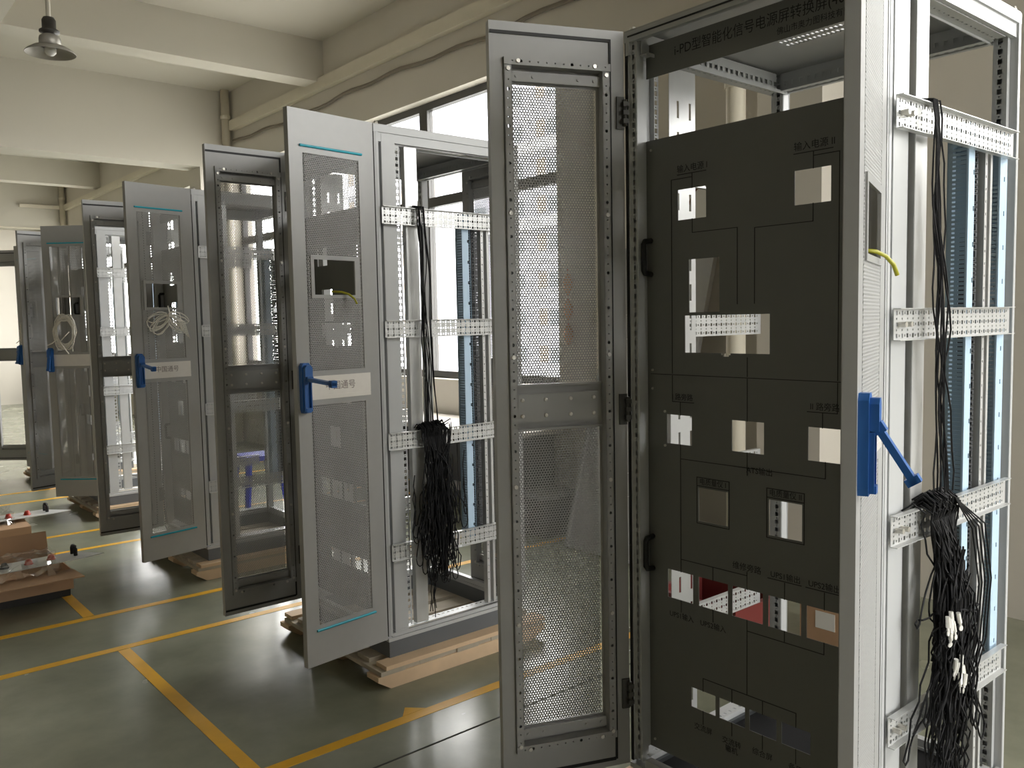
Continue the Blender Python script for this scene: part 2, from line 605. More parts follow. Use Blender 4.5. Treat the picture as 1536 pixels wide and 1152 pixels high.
def post_holes(a0, a1, z0, z1):
    H = []
    z = z0 + .03
    ac = (a0 + a1) / 2
    hw = (a1 - a0) * .30
    while z < z1 - .03:
        H.append((ac - hw, ac + hw, z - .0065, z + .0065))
        H.append((ac - hw * .35, ac + hw * .35, z + .0105, z + .0145))
        z += .025
    return H


def bx(b, S, x0, x1, y0, y1, z0, z1):
    p, q = S(x0, y0, z0), S(x1, y1, z1)
    b.box(min(p[0], q[0]), max(p[0], q[0]), min(p[1], q[1]), max(p[1], q[1]), z0, z1)


def rail_holes(L):
    H = []
    n = int(L / .025)
    for i in range(n):
        x = .012 + i * .025
        for r in range(5):
            z = .010 + r * .012
            if r % 2 == 0:
                H.append((x - .0042, x + .0042, z - .0045, z + .0045))
                H.append((x + .0103, x + .0147, z - .0025, z + .0025))
            else:
                H.append((x - .002, x + .002, z - .002, z + .002))
    return H


def duct_slots(z0, z1, dep):
    H = []
    z = z0 + .01
    while z < z1 - .01:
        H.append((.002, dep - .012, z, z + .0045))
        z += .0105
    return H


TITLE_FIRST = True


def cabinet(y0, label, aR, aL, detail, shift=0.0, coil=None):
    root = thing('electrical_cabinet', label, 'cabinet', (shift, y0, 0), 0, 'row of open electrical cabinets')
    zt, zb = ZT, ZB
    # plinth on the pallet
    def plinth(b):
        b.box(.006, D - .006, .004, .03, .091, .158)
        b.box(.006, D - .006, W - .03, W - .004, .091, .158)
        b.box(.006, .032, .03, W - .03, .091, .158)
        b.box(D - .032, D - .006, .03, W - .03, .091, .158)
    part('plinth', 'plinth', plinth, PLINTH, root)
    # base and top frame beams
    for mir in (0, 1):
        S = side_fn(mir)

        def side_beam(b, zz, up):
            bx(b, S, 0, D, 0, .016, zz, zz + .012 * up) if up > 0 else bx(b, S, 0, D, 0, .016, zz - .012, zz)
        def bot(b):
            bx(b, S, 0, D, -.003, .02, .158, .172)
            bx(b, S, .018, D - .012, .0, .012, .174, .188)
            b.plate(.03, D - .03, .0, .05, [(x, x + .010, .03, .04) for x in np.arange(.06, D - .06, .025)], .196, .198, lambda a, c, d: S(a, c, d))
        part('base_beam', ('bot', mir), bot, FRAME, root)

        def top(b):
            bx(b, S, 0.0, D, -.002, .004, zt - .03, zt - .004)
            bx(b, S, 0.0, D, .004, .016, 2.106, zt - .004)
            b.plate(.02, D - .02, 2.105, 2.160, [(x, x + .013, 2.122, 2.135) for x in np.arange(.06, D - .06, .025)], .040, .042, lambda a, c, d: S(a, d, c))
            b.plate(.02, D - .02, .016, .060, [(x, x + .012, .036, .041) for x in np.arange(.06, D - .06, .025)], 2.103, 2.105, lambda a, c, d: S(a, c, d))
            bx(b, S, .02, D - .02, .058, .061, 2.098, 2.107)
        part('top_beam', ('top', mir), top, FRAME, root)

        # front post: rim, groove, side face; hole strips
        def fpost(b):
            path_sheet(b, [(.009, .0), (.020, .0), (.020, .034), (.036, .034), (.036, .004), (.096, .004), (.096, .02)], zb + .01, zt - .01, S)
            bx(b, S, .008, .020, .034, .0355, zb + .012, zt - .012)
            bx(b, S, .0025, .009, .0, .010, zb + .01, zt - .01)
        part('corner_post', ('fpost', mir), fpost, FRAME, root)
        part('slotted_strip', ('fs', mir), lambda b: b.plate(.097, .121, zb + .03, zt - .07, post_holes(.099, .119, zb, zt - .05), .012, .0135, lambda a, c, d: S(a, d, c)), FRAME, root)
        part('slotted_strip', ('ff', mir), lambda b: b.plate(.010, .034, zb + .012, zt - .012, post_holes(.018, .032, zb, zt), .0065, .008, lambda a, c, d: S(d, a, c)), FRAME, root)

        part('gap_shade_strip', ('gapshade', mir), lambda b: bx(b, S, .0003, .0024, .001, .010, zb + .01, zt - .01), BLACK, root)  # black strip stands in for the shade in the door's hinge gap

        # rear post
        def rpost(b):
            path_sheet(b, [(D, .055), (D, .0), (D - .013, .0), (D - .013, .020), (D - .03, .020)], zb + .01, zt - .01, S)
            b.plate(.018, .052, zb + .02, zt - .02, post_holes(.026, .046, zb, zt), D - .032, D - .030, lambda a, c, d: S(d, a, c))
            bx(b, S, D - .030, D, .052, .0535, zb + .02, zt - .02)
            bx(b, S, D - .030, D - .013, .0185, .0200, zb + .02, zt - .02)
        part('corner_post', ('rpost', mir), rpost, FRAME, root)

        # inner mounting upright next to the front post
        def upr(b):
            path_sheet(b, [(.140, .03), (.140, .006), (.196, .006), (.196, .03)], zb + .03, 2.098, S)
        if not mir:
            part('mounting_upright', ('upr', mir), upr, RAIL, root)
        for k, z in enumerate(RZ):
            def rail(b):
                L = .6195
                H = rail_holes(L)
                b.plate(0, L, 0, RH, H, 0, .0018, lambda a, c, d: S(.022 + a, -.0095 + d, c - RH))
                bx(b, S, .022, .022 + L, -.024, -.0095, -RH, -RH + .0018)
                bx(b, S, .022, .022 + L, -.024, -.0095, -.0018, 0)
            part('side_rail', ('rail', mir), rail, RAIL, root, (0, 0, z))
            if detail > 1:
                part('rail_bolt', ('rbolt', mir), lambda b: b.tube([S(.045, -.026, 0), S(.045, -.008, 0)], .006, 8), SCREW, root, (0, 0, z - .034))
                part('rail_bolt', ('rbolt', mir), None, SCREW, root, (.025, 0, z - .034))
        if mir:
            part('slotted_plate', 'slotp', lambda b: b.plate(.125, .238, .25, 2.09, [(x, x + .009, z, z + .046) for x in (.158, .210) for z in np.arange(.30, 2.03, .083)], .045, .047, lambda a, c, d: S(a, d, c)), RAIL, root)
            continue
        # ducts, terminals and channel at the back of the side
        dz0, dz1 = .50, 1.86

        def duct(b, x0, dep, wid):
            b.plate(0, dep, dz0, dz1, duct_slots(dz0, dz1, dep), 0, .002, lambda a, c, d: S(x0 + d, .008 + a, c))
            b.plate(0, dep, dz0, dz1, duct_slots(dz0, dz1, dep), 0, .002, lambda a, c, d: S(x0 + wid - .002 + d, .008 + a, c))
            bx(b, S, x0, x0 + wid, .008 + dep - .002, .008 + dep, dz0, dz1)
        for x0, wid in ((.412, .045), (.600, .040)):
            part('cable_duct', ('duct', mir, x0), lambda b: duct(b, x0, .045, wid), DUCT, root)
            part('duct_cover', ('ductc', mir, x0), lambda b: b.plate(x0 - .002, x0 + wid + .002, dz0, dz1, [(x0 + wid * .55, x0 + wid * .7, z, z + .012) for z in np.arange(dz0 + .05, dz1 - .04, .085)], .003, .007, lambda a, c, d: S(a, d, c)), DUCTC, root)

        def term(b):
            z = dz0 + .02
            rr = random.Random(5)
            while z < dz1 - .03:
                h = rr.choice((.010, .010, .014, .022))
                bx(b, S, .468, .498, .016, .05, z, z + h - .002)
                bx(b, S, .474, .480, .010, .018, z + .002, z + h - .005)
                z += h
        part('terminal_strip', ('term', mir), term, mat('terminal_plastic', (.05, .052, .055), .5), root)
        part('mounting_channel', ('chan', mir), lambda b: (b.plate(.508, .522, dz0 - .3, 1.86, [(.513, .517, z, z + .006) for z in np.arange(.3, 1.82, .03)], .004, .006, lambda a, c, d: S(a, d, c)), bx(b, S, .508, .510, .006, .03, dz0 - .3, 1.86), bx(b, S, .540, .552, .004, .006, dz0 - .3, 1.86), bx(b, S, .540, .542, .006, .03, dz0 - .3, 1.86)), RAIL, root)
    # cross beams at front and back, top and bottom
    def xtop_f(b):
        b.box(0, .016, .016, W - .016, zt - .03, zt - .004)
    part('top_beam', 'xtf', xtop_f, FRAME, root)
    part('groove_shade_line', 'xts', lambda b: b.box(-.002, -.0006, .012, W - .012, 2.1515, 2.1555), BLACK, root)  # shade of the beam's front groove, laid on as a black line

    def xtop_r(b):
        b.box(D - .016, D, .016, W - .016, 2.105, zt - .004)
        b.plate(.05, W - .05, 2.105, 2.160, [(y, y + .012, 2.122, 2.135) for y in np.arange(.06, W - .06, .025)], D - .042, D - .040, lambda a, c, d: (d, a, c))
        b.plate(.05, W - .05, D - .06, D - .016, [(y, y + .012, D - .042, D - .037) for y in np.arange(.06, W - .06, .025)], 2.103, 2.105, lambda a, c, d: (c, a, d))
    part('top_beam', 'xtr', xtop_r, FRAME, root)
    for x in (0.0, D - .03):
        part('base_beam', ('xb', x), lambda b: (b.box(x, x + .03, .02, W - .02, .158, .172), b.box(x + .004, x + .028, .05, W - .05, .172, .194)), FRAME, root)

    # roof sheet with vent slots
    def roof(b):
        H = [(x, x + .022, y, y + .0065) for x in (.332, .366, .400, .434) for y in np.arange(.16, .50, .0135)]
        b.plate(.0, D, 0, W, H, zt - .004, zt, lambda a, c, d: (a, c, d))
    part('roof_sheet', 'roof', roof, GREY, root)
    for x in (.02, D - .02):
        for y in (.012, W - .012):
            part('roof_bolt', 'eye', lambda b: b.lathe([(.0, .012), (.007, .012), (.009, .006), (.009, 0), (.005, 0)], (0, 0, 0), 8), SCREW, root, (x, y, zt))

    if coil == 'c1':
        part('base_tray', 'tray', lambda b: b.box(.034, D - .034, .055, W - .055, .160, .166), mat('black_tray', (.012, .012, .013), .7, spec=.15), root)
    # inner panels with cut-outs
    PX = .050
    up_holes = [(.487, .576, 1.667, 1.745), (.149, .239, 1.667, 1.745), (.447, .541, 1.428, 1.564), (.303, .555, 1.324, 1.420), (.414, .442, 1.3195, 1.325), (.419, .437, 1.3155, 1.3196)]
    lo_holes = [(.534, .616, 1.080, 1.158), (.318, .410, 1.080, 1.158), (.112, .201, 1.080, 1.158), (.422, .513, .885, .973), (.215, .304, .885, .973)]
    lo_holes += [(a, c, .658, .736) for a, c in ((.532, .616), (.422, .513), (.320, .409), (.216, .305), (.112, .202))]
    lo_holes += [(a, c, .376, .430) for a, c in ((.461, .539), (.371, .449), (.281, .358), (.190, .267))]
    pf = lambda a, c, d: (d, a, c)
    p_up = part('inner_panel', 'pup', lambda b: b.plate(.030, .6815, 1.2632, 1.886, up_holes, PX, PX + .002, pf), DARK, root)
    p_lo = part('inner_panel', 'plo', lambda b: b.plate(.030, .6815, .215, 1.2632, lo_holes, PX, PX + .002, pf), DARK, root)
    p_ti = part('title_panel', 'pti', lambda b: b.plate(.036, .680, 2.048, 2.134, [], PX, PX + .002, pf), DARK, root)
    part('panel_edge', 'pedge', lambda b: (b.box(.012, PX + .002, .6818, .6835, .215, 1.99), b.box(.012, PX + .002, .028, .0298, .215, 1.99)), FRAME, root)
    if detail > 1:
        rot = (PI / 2, 0, -PI / 2)

        def txt(par, body, y, z, size, bold=.004, sx=1.0):
            o = put('lettering', text_mesh(body, size, PRINT, bold, sx), par, (PX - .0008, y, z), rot)
            if par is p_ti:
                o.location.x = PX - .0008
            return o
        txt(p_ti, 'i-PD型智能化信号电源屏转换屏(40KVA)', .318, 2.098, .0335, 0.0, .92)
        txt(p_ti, '佛山市奥力图科技有限公司', .178, 2.067, .0185, .003, .98)
        txt(p_up, '输入电源 I', .530, 1.796, .0215)
        txt(p_up, '输入电源 II', .190, 1.797, .0215)
        txt(p_lo, 'I 路旁路', .564, 1.205, .0195)
        txt(p_lo, 'II 路旁路', .160, 1.205, .0195)
        txt(p_lo, 'ATS输出', .330, 1.037, .0200)
        txt(p_lo, '电质量仪 I', .468, .989, .0185)
        txt(p_lo, '电质量仪 II', .259, .989, .0185)
        txt(p_lo, '维修旁路', .366, .790, .0210)
        txt(p_lo, 'UPS1输出', .258, .790, .0195)
        txt(p_lo, 'UPS2输出', .157, .790, .0195)
        txt(p_lo, 'UPS1输入', .570, .614, .0195)
        txt(p_lo, 'UPS2输入', .468, .614, .0195)
        txt(p_lo, '交流屏', .500, .327, .0195)
        txt(p_lo, '交流转\n辙机', .411, .313, .0195)
        txt(p_lo, '综合屏', .320, .327, .0195)
        txt(p_lo, '备用', .228, .327, .0195)
        lw = .0009

        def lines(b, segs):
            for (ya, za, yb, zb_) in segs:
                b.box(PX - .0009, PX, min(ya, yb) - lw, max(ya, yb) + lw, min(za, zb_) - lw, max(za, zb_) + lw)
        U = [(.06, 1.2645, .67, 1.2645), (.530, 1.783, .530, 1.745), (.530, 1.773, .597, 1.773), (.597, 1.773, .597, 1.268), (.530, 1.667, .530, 1.632), (.530, 1.632, .394, 1.632), (.394, 1.632, .394, 1.446),
             (.192, 1.783, .192, 1.745), (.192, 1.773, .129, 1.773), (.129, 1.773, .129, 1.268), (.192, 1.667, .192, 1.627), (.192, 1.627, .345, 1.627), (.345, 1.627, .345, 1.446), (.365, 1.314, .365, 1.268), (.577, 1.783, .487, 1.783), (.241, 1.783, .145, 1.783)]
        Lw = [(.597, 1.262, .597, 1.193), (.597, 1.193, .527, 1.193), (.571, 1.193, .571, 1.158), (.129, 1.262, .129, 1.193), (.129, 1.193, .203, 1.193), (.165, 1.193, .165, 1.158), (.365, 1.262, .365, 1.158),
              (.571, 1.080, .571, .736), (.571, 1.042, .157, 1.042), (.157, 1.080, .157, 1.042), (.365, 1.080, .365, 1.024), (.571, .771, .365, .771), (.365, .780, .365, .736), (.468, .771, .468, .736),
              (.571, .658, .571, .626), (.468, .658, .468, .626), (.260, .776, .260, .736), (.157, .776, .157, .736), (.260, .658, .260, .630), (.157, .658, .157, .630), (.365, .630, .157, .630), (.365, .658, .365, .465),
              (.500, .465, .228, .465), (.500, .465, .500, .430), (.410, .465, .410, .430), (.320, .465, .320, .430), (.228, .465, .228, .430), (.500, .376, .500, .340), (.320, .376, .320, .340), (.228, .376, .228, .340), (.410, .376, .410, .342),
              (.306, .779, .216, .779), (.204, .779, .112, .779)]
        for yc in (.468, .2595):
            Lw += [(yc - .05, .879, yc + .05, .879), (yc - .05, 1.000, yc + .05, 1.000), (yc - .05, .879, yc - .05, 1.000), (yc + .05, .879, yc + .05, 1.000), (yc - .05, .978, yc + .05, .978)]
        single('circuit_lines', lambda b: lines(b, U), PRINT, p_up)
        single('circuit_lines', lambda b: lines(b, Lw), PRINT, p_lo)
    for par, z in ((p_up, 1.577), (p_lo, .772)):
        part('panel_handle', ('ph', z), lambda b: (b.tube([(PX, .667, z + .045), (PX - .026, .667, z + .042), (PX - .030, .667, z + .036), (PX - .030, .667, z - .036), (PX - .026, .667, z - .042), (PX, .667, z - .045)], .0075, 8)), BLACK, par, smooth=True)
    if detail > 1:
        for par, ys_, zs_ in ((p_up, (.664, .064), (1.275, 1.86)), (p_lo, (.664, .064), (.24, 1.225)), (p_lo, (.622, .106), (1.073, 1.165))):
            for y in ys_:
                for z in zs_:
                    part('screw', 'pscr', lambda b: b.tube([(PX - .003, 0, 0), (PX + .001, 0, 0)], .0036, 8), SCREW, par, (0, y, z))

    # ---------------- doors
    PS0, PS1 = .074, .319
    PZ = ((.318, 1.124), (1.247, 2.020))

    def leaf(b, right):
        yo, inn = (0, -1) if right else (-.025, 1)
        Y = lambda d: yo + inn * d
        H = [(PS0, PS1, z0, z1) for z0, z1 in PZ]
        b.plate(.003, WD, zb, zt, H, 0, .0015, lambda a, c, d: (a, Y(d), c))
        for (s0, s1, z0, z1) in ((.003, .0045, zb, zt), (WD - .0015, WD, zb, zt), (.0045, WD - .0015, zb, zb + .0015), (.0045, WD - .0015, zt - .0015, zt)):
            ya, yb = sorted((Y(.0015), Y(.025)))
            b.box(s0, s1, ya, yb, z0, z1)
        # return lips on the inside
        for (s0, s1, z0, z1) in ((.0045, .040, zb + .0015, zt - .0015), (WD - .036, WD - .0015, zb + .0015, zt - .0015), (.04, WD - .036, zb + .0015, zb + .086), (.04, WD - .036, zt - .088, zt - .0015)):
            ya, yb = sorted((Y(.0235), Y(.025)))
            b.box(s0, s1, ya, yb, z0, z1)
        # mid bar edges
        ya, yb = sorted((Y(.0015), Y(.012)))
        b.box(PS0 - .006, PS1 + .006, ya, yb, 1.124, 1.130)
        b.box(PS0 - .006, PS1 + .006, ya, yb, 1.241, 1.247)

    def door(right, hinge_y, a, nm):
        yo, inn = (0, -1) if right else (-.025, 1)
        Y = lambda d: yo + inn * d
        bxd = lambda b, s0, s1, d0, d1, z0, z1: b.box(s0, s1, min(Y(d0), Y(d1)), max(Y(d0), Y(d1)), z0, z1)
        o = part(nm, ('leaf', right), lambda b: leaf(b, right), GREY, root, (0, hinge_y, 0), (0, 0, PI - a))
        for i, (z0, z1) in enumerate(PZ):
            if nm == 'left_door' and coil in ('c3', 'c5'):
                break      # these leaves are still without their sheets
            skip = None
            if right and i == 1:
                skip = (.091 - PS0, .299 - PS0, 1.513 - z0, 1.659 - z0)
            key = ('perf', i, bool(skip))
            if key not in CACHE:
                CACHE[key] = perf_mesh('perforated_sheet', PS1 - PS0, z1 - z0, skip, GREY)
            put('perforated_sheet', CACHE[key], o, (PS0, yo + (0 if right else .0015), z0))
        # inside stiffener rails with holes
        sg = inn

        def vrail(b, s0):
            bxd(b, s0, s0 + .002, .002, .032, .262, 2.078)
            bxd(b, s0 + .019, s0 + .021, .002, .032, .262, 2.078)
            holes = [(.285 + k * .0232, .0044 if k % 4 == 2 else .0021) for k in range(78)]
            b.holestrip(s0, s0 + .021, .262, 2.078, holes, .032, lambda p, q, d: (p, Y(d), q))
        for s0 in (.046, .3155):
            part('stiffener_rail', ('vr', right, s0), lambda b: vrail(b, s0), GREY, o)

        def hrail(b, z0):
            bxd(b, .045, .337, .002, .034, z0, z0 + .002)
            bxd(b, .045, .337, .002, .034, z0 + .017, z0 + .019)
            holes = [(.06 + k * .0232, .0044 if k % 6 == 4 else .0021) for k in range(12)]
            b.holestrip(z0, z0 + .019, .045, .337, holes, .0345, lambda p, q, d: (q, Y(d), p))
        for z0 in (2.062, .256):
            part('stiffener_rail', ('hr', right, z0), lambda b: hrail(b, z0), GREY, o)
        for z0 in (2.026, .286):
            part('stiffener_bar', ('sb', right, z0), lambda b: (bxd(b, .068, .315, .004, .016, z0, z0 + .026), [b.tube([(s, Y(.016), z0 + .013), (s, Y(.019), z0 + .013)], .004, 8) for s in (.085, .13, .255, .30)]), GREY, o)
        # gasket groove
        part('gasket', ('gk', right), lambda b: (bxd(b, .046, WD - .002, .022, .028, 2.1385, 2.1465), bxd(b, .0405, .0465, .022, .028, .19, 2.1465), bxd(b, .046, WD - .002, .022, .028, .187, .195)), BLACK, o)
        part('centre_plate', ('cp', right), lambda b: (bxd(b, .085, .312, .012, .020, 1.147, 1.222)), GREY, o)
        if not right and detail > 0:
            for s_ in (.098, .165, .235, .300):
                for z in (1.164, 1.206):
                    part('screw', ('cps', right), lambda b: b.tube([(0, Y(.020), 0), (0, Y(.0225), 0), (0, Y(.0235), 0)], [.0055, .0055, .003], 8), SCREW, o, (s_, 0, z))
        if not right and detail > 0:
            for s_ in (.0565, .326):
                for z in (2.052, 1.69, 1.32, .98, .61, .275):
                    part('screw', ('rs', right), lambda b: b.tube([(0, Y(.032), 0), (0, Y(.0355), 0)], .0055, 8), SCREW, o, (s_, 0, z))
            for s_ in (.09, .30):
                for z in (2.0715, .2655):
                    part('screw', ('rs2', right), lambda b: b.tube([(0, Y(.0345), 0), (0, Y(.038), 0)], .0055, 8), SCREW, o, (s_, 0, z))
        for z in (1.958, 1.170, .374):
            part('hinge', ('hg', right), lambda b: (bxd(b, .004, .026, .0255, .031, -.042, .042), b.tube([(.004, Y(.034), -.034), (.004, Y(.034), .034)], .006, 8), [b.box(-.004, .012, min(Y(.026), Y(.042)), max(Y(.026), Y(.042)), zz - .006, zz + .006) for zz in (-.022, 0, .022)]), mat('hinge_steel', (.09, .088, .08), .45, .4), o, (0, 0, z))
        if right:
            part('trim_strip', 'ts', lambda b: b.prism([(0, -.004), (.005, -.004), (.007, -.001), (.007, .001), (.005, .004), (0, .004)], .060, .330, 'yz'), CYAN, o, (0, 0, 2.044)).rotation_euler = (0, 0, 0)
            part('trim_strip', 'ts', None, CYAN, o, (0, 0, .299))
            part('screen_frame', 'sf', lambda b: b.plate(.087, .302, 1.509, 1.663, [(.109, .288, 1.522, 1.648)], -.003, .004, lambda a_, c, d: (a_, d, c)), GREY, o)
            part('nameplate', 'np', lambda b: (b.box(.051, .327, 0, .003, 1.1445, 1.1595), b.box(.051, .327, 0, .003, 1.1625, 1.2295), b.box(.051, .327, 0, .0015, 1.1595, 1.1625)), PLATE, o)
            if detail > 0:
                put('lettering', text_mesh('中国通号', .034, ENGRAVE, .004), o, (.190, .0034, 1.190), (PI / 2, 0, PI))

            def hbase(b):
                b.prism([(.327, 1.115), (.331, 1.102), (.362, 1.102), (.366, 1.115), (.366, 1.268), (.358, 1.280), (.335, 1.280), (.327, 1.268)], 0, .018, 'xz')
                b.prism([(.331, 1.215), (.362, 1.215), (.362, 1.262), (.355, 1.272), (.338, 1.272), (.331, 1.262)], .018, .034, 'xz')
                b.box(.331, .335, .018, .027, 1.108, 1.213)
                b.box(.358, .362, .018, .027, 1.108, 1.213)
                b.box(.335, .358, .018, .030, 1.106, 1.120)
            part('swing_handle', 'hb', hbase, BLUE, o)
            lv = {0: (.060, .095), 1: (.1525, .012), 2: (.12, .02)}.get(lever, (.02, .11))
            dv = Vector((0, lv[0], -lv[1]))
            dn = dv.normalized()
            nn = Vector((0, -dn.z, dn.y))

            def lev(b):
                p0 = Vector((0, .030, 1.222))
                L = dv.length
                for (t0, t1, w0, h0) in ((0, L, .011, .006), (L * .88, L, .011, .012), (-.006, .012, .012, .011)):
                    cs = []
                    for t_ in (t0, t1):
                        for sx in (-1, 1):
                            for sn in (-1, 1):
                                q = p0 + dn * t_ + nn * (h0 * sn)
                                cs.append((.3465 + sx * w0, q.y, q.z))
                    n = len(b.v)
                    b.v += cs
                    b.f += [tuple(n + i for i in f) for f in ((0, 1, 3, 2), (4, 6, 7, 5), (0, 4, 5, 1), (2, 3, 7, 6), (0, 2, 6, 4), (1, 5, 7, 3))]
            part('handle_lever', ('lv', lv), lev, BLUE, o)
        return o
    lever = {'c1': 0, 'c2': 1, 'c3': 2}.get(coil, 3)
    dl = door(False, W, aL, 'left_door')
    dr = door(True, 0.0, aR, 'right_door')
    if coil == 'c2':
        rd = door(False, 0.004, PI / 2, 'rear_door')
        rd.location.x = D + .001
    return root, dl, dr


def trim_fix():
    pass


Y = [0.0, 1.982, 3.8929, 5.9211, 7.60]
cabs = []
cabs.append(cabinet(Y[0], 'nearest open electrical cabinet at right, dark inner panel full of square cutouts', -0.3474, 0.3951, 2, 0, 'c1'))
cabs.append(cabinet(Y[1], 'second cabinet from the camera, grey perforated door with nameplate, wire bundle on its side', -0.1275, 0.0, 1, 0, 'c2'))
cabs.append(cabinet(Y[2], 'third cabinet from the camera, white looped cable hanging on its perforated door', -0.2036, 0.02, 1, 0, 'c3'))
cabs.append(cabinet(Y[3], 'fourth cabinet from the camera, oval white cable coil hanging on its door', 0.7277, -0.25, 0))
cabs.append(cabinet(Y[4], 'farthest cabinet of the row at the left edge of the photo', 1.2, 0.75, 0, 0, 'c5'))


# ------------------------------------------------------------------ pallets
def pallet(y0, label):
    root = thing('wooden_pallet', label, 'pallet', (0, y0, 0), 0, 'pallets under the cabinets')
    y1 = W + .09
    rr = random.Random(int(y0 * 100) + 3)
    for yy in (-.06, .32, y1 - .09):
        part('skid', 'skid', lambda b: b.prism([(-.088, .056), (-.088, .036), (-.032, 0), (.70, 0), (.78, .036), (.78, .056)], 0, .085, 'xz'), WOOD, root, (0, yy, 0))
    for k in range(5):
        x = -.075 + k * .182
        part('cross_board', 'crossb', lambda b: b.box(0, .11, -.05, y1 - .012, .0562, .0735), WOODD, root, (x, rr.uniform(-.012, .006), 0))
    part('edge_board', 'edgeb', lambda b: b.box(-.050, .770, -.054, -.0505, .0562, .0735), WOODD, root)
    for yy, wd_ in ((-.06, .075), (.06, .09), (.19, .1), (.33, .1), (.47, .1), (.60, .09), (y1 - .075, .075)):
        part('deck_board', ('deck', wd_), lambda b: b.box(-.056, .775, 0, wd_, .0737, .0905), WOOD if yy < 0 else WOODD, root, (rr.uniform(-.01, .012), yy, 0))


for y0, lab in zip(Y, ('wooden pallet under the nearest cabinet', 'wooden pallet with bright plank edge under the second cabinet', 'wooden pallet under the third cabinet',
                       'wooden pallet in shadow under the fourth cabinet', 'wooden pallet under the farthest cabinet')):
    pallet(y0, lab)


# ------------------------------------------------------------------ wire harnesses
def wav(p0, p1, n, amp, rr, sag=0.0):
    a, c = Vector(p0), Vector(p1)
    ph = [rr.uniform(0, 6.28) for _ in range(4)]
    fr = [rr.uniform(.8, 1.8), rr.uniform(2, 4)]
    out = []
    for i in range(n):
        t = i / (n - 1)
        q = a.lerp(c, t)
        e = math.sin(PI * t) ** .5
        q.x += amp * e * (math.sin(fr[0] * 6.28 * t + ph[0]) + .45 * math.sin(fr[1] * 6.28 * t + ph[1]))
        q.y += .5 * amp * e * (math.sin(fr[0] * 6.28 * t + ph[2]) + .4 * math.sin(fr[1] * 6.28 * t + ph[3]))
        q.z -= sag * math.sin(PI * t)
        out.append(q)
    return out


rr = random.Random(11)
h1 = thing('wire_harness', 'thick tangle of black wires with white lugs on the nearest cabinet', 'wires', (0.2, -0.03, 0))
b = MB()
ox = Vector((0.2, -0.03, 0))
Q = lambda x, y, z: Vector((x, y, z)) - ox
for i in range(10):      # thin run from the top rail
    x = .150 + rr.uniform(0, .035)
    xe = .20 + rr.uniform(-.035, .035)
    top = [Q(x, .012, 1.855), Q(x, -.002, 1.872), Q(x, -.026, 1.868), Q(x, -.031, 1.83)]
    b.tube(top + wav(Q(x + rr.uniform(-.01, .01), -.032, 1.78), Q(xe, -.034 - rr.uniform(0, .02), 1.02), 18, .014, rr), .0021, 5)
for i in range(120):     # thick mass below the third rail
    x = .21 + rr.gauss(0, .035)
    xm = .225 + rr.gauss(0, .040)
    zl = rr.choice((rr.uniform(.30, .55), rr.uniform(.45, .62), rr.uniform(.60, .75)))
    xe = .20 + rr.gauss(0, .060) + (.05 if rr.random() < .3 else 0)
    y_ = -.032 - rr.uniform(0, .05)
    jz = rr.uniform(-.012, .02)
    st = [Q(x - .01, .0, .985 + jz), Q(x + rr.uniform(-.012, .012), -.02, 1.002 + jz), Q(x, -.036 - rr.uniform(0, .012), .985 + jz)]
    mid = wav(Q(x, -.038, .96), Q(xm, y_, .78), 6, .010, rr)
    lo = wav(Q(xm, y_, .76), Q(xe, y_ + rr.uniform(-.01, .01), zl), 9, .014, rr)
    pts = st + mid + lo
    if rr.random() < .5:   # fold back up
        e = lo[-1]
        pts += [e + Vector((.010, 0, -.012)), e + Vector((.022, 0, -.006))] + wav(e + Vector((.03, 0, .02)), Q(xm + rr.uniform(-.02, .03), y_, zl + rr.uniform(.1, .25)), 6, .01, rr)
    b.tube(pts, .0022, 5)
for i in range(14):       # stray loops and tails to the floor of the cabinet
    x = .14 + rr.uniform(0, .22)
    b.tube(wav(Q(.22 + rr.uniform(-.05, .08), -.06, .62), Q(x, -.05, .22 + rr.uniform(0, .1)), 12, .025, rr), .0019, 5)
for k in range(5):
    x = .30 + .018 * k
    b.tube([Q(.24, -.05, 1.0), Q(x + .01, -.06, .92), Q(x + .055, -.06, .78), Q(x + .03, -.06, .64), Q(x - .06, -.06, .52), Q(x - .1, -.05, .42)], .0019, 5)
ws = put('wire_strands', b.mesh('wire_strands', WIREB), h1)
ws['kind'] = 'stuff'
for i, (x, z) in enumerate(((.150, .745), (.165, .735), (.178, .748), (.190, .725), (.205, .742), (.170, .712), (.195, .640), (.208, .628), (.220, .642), (.232, .622), (.212, .603), (.226, .598), (.240, .612))):
    def lug(b):
        b.tube([(0, 0, .020), (0, 0, -.004)], .0048, 8)
        b.tube([(0, 0, -.004), (0, 0, -.010)], .003, 6)
        b.prism([(math.cos(a) * .0062, -.017 + math.sin(a) * .0062) for a in np.linspace(0, 2 * PI, 10, endpoint=False)], -.001, .001, 'xz')
    part('cable_lug', 'lug', lug, LUG, h1, (x - .225, -.058 + rr.uniform(-.006, .006), z), (rr.uniform(-.2, .2), rr.uniform(-.35, .35), rr.uniform(-.5, .5)))

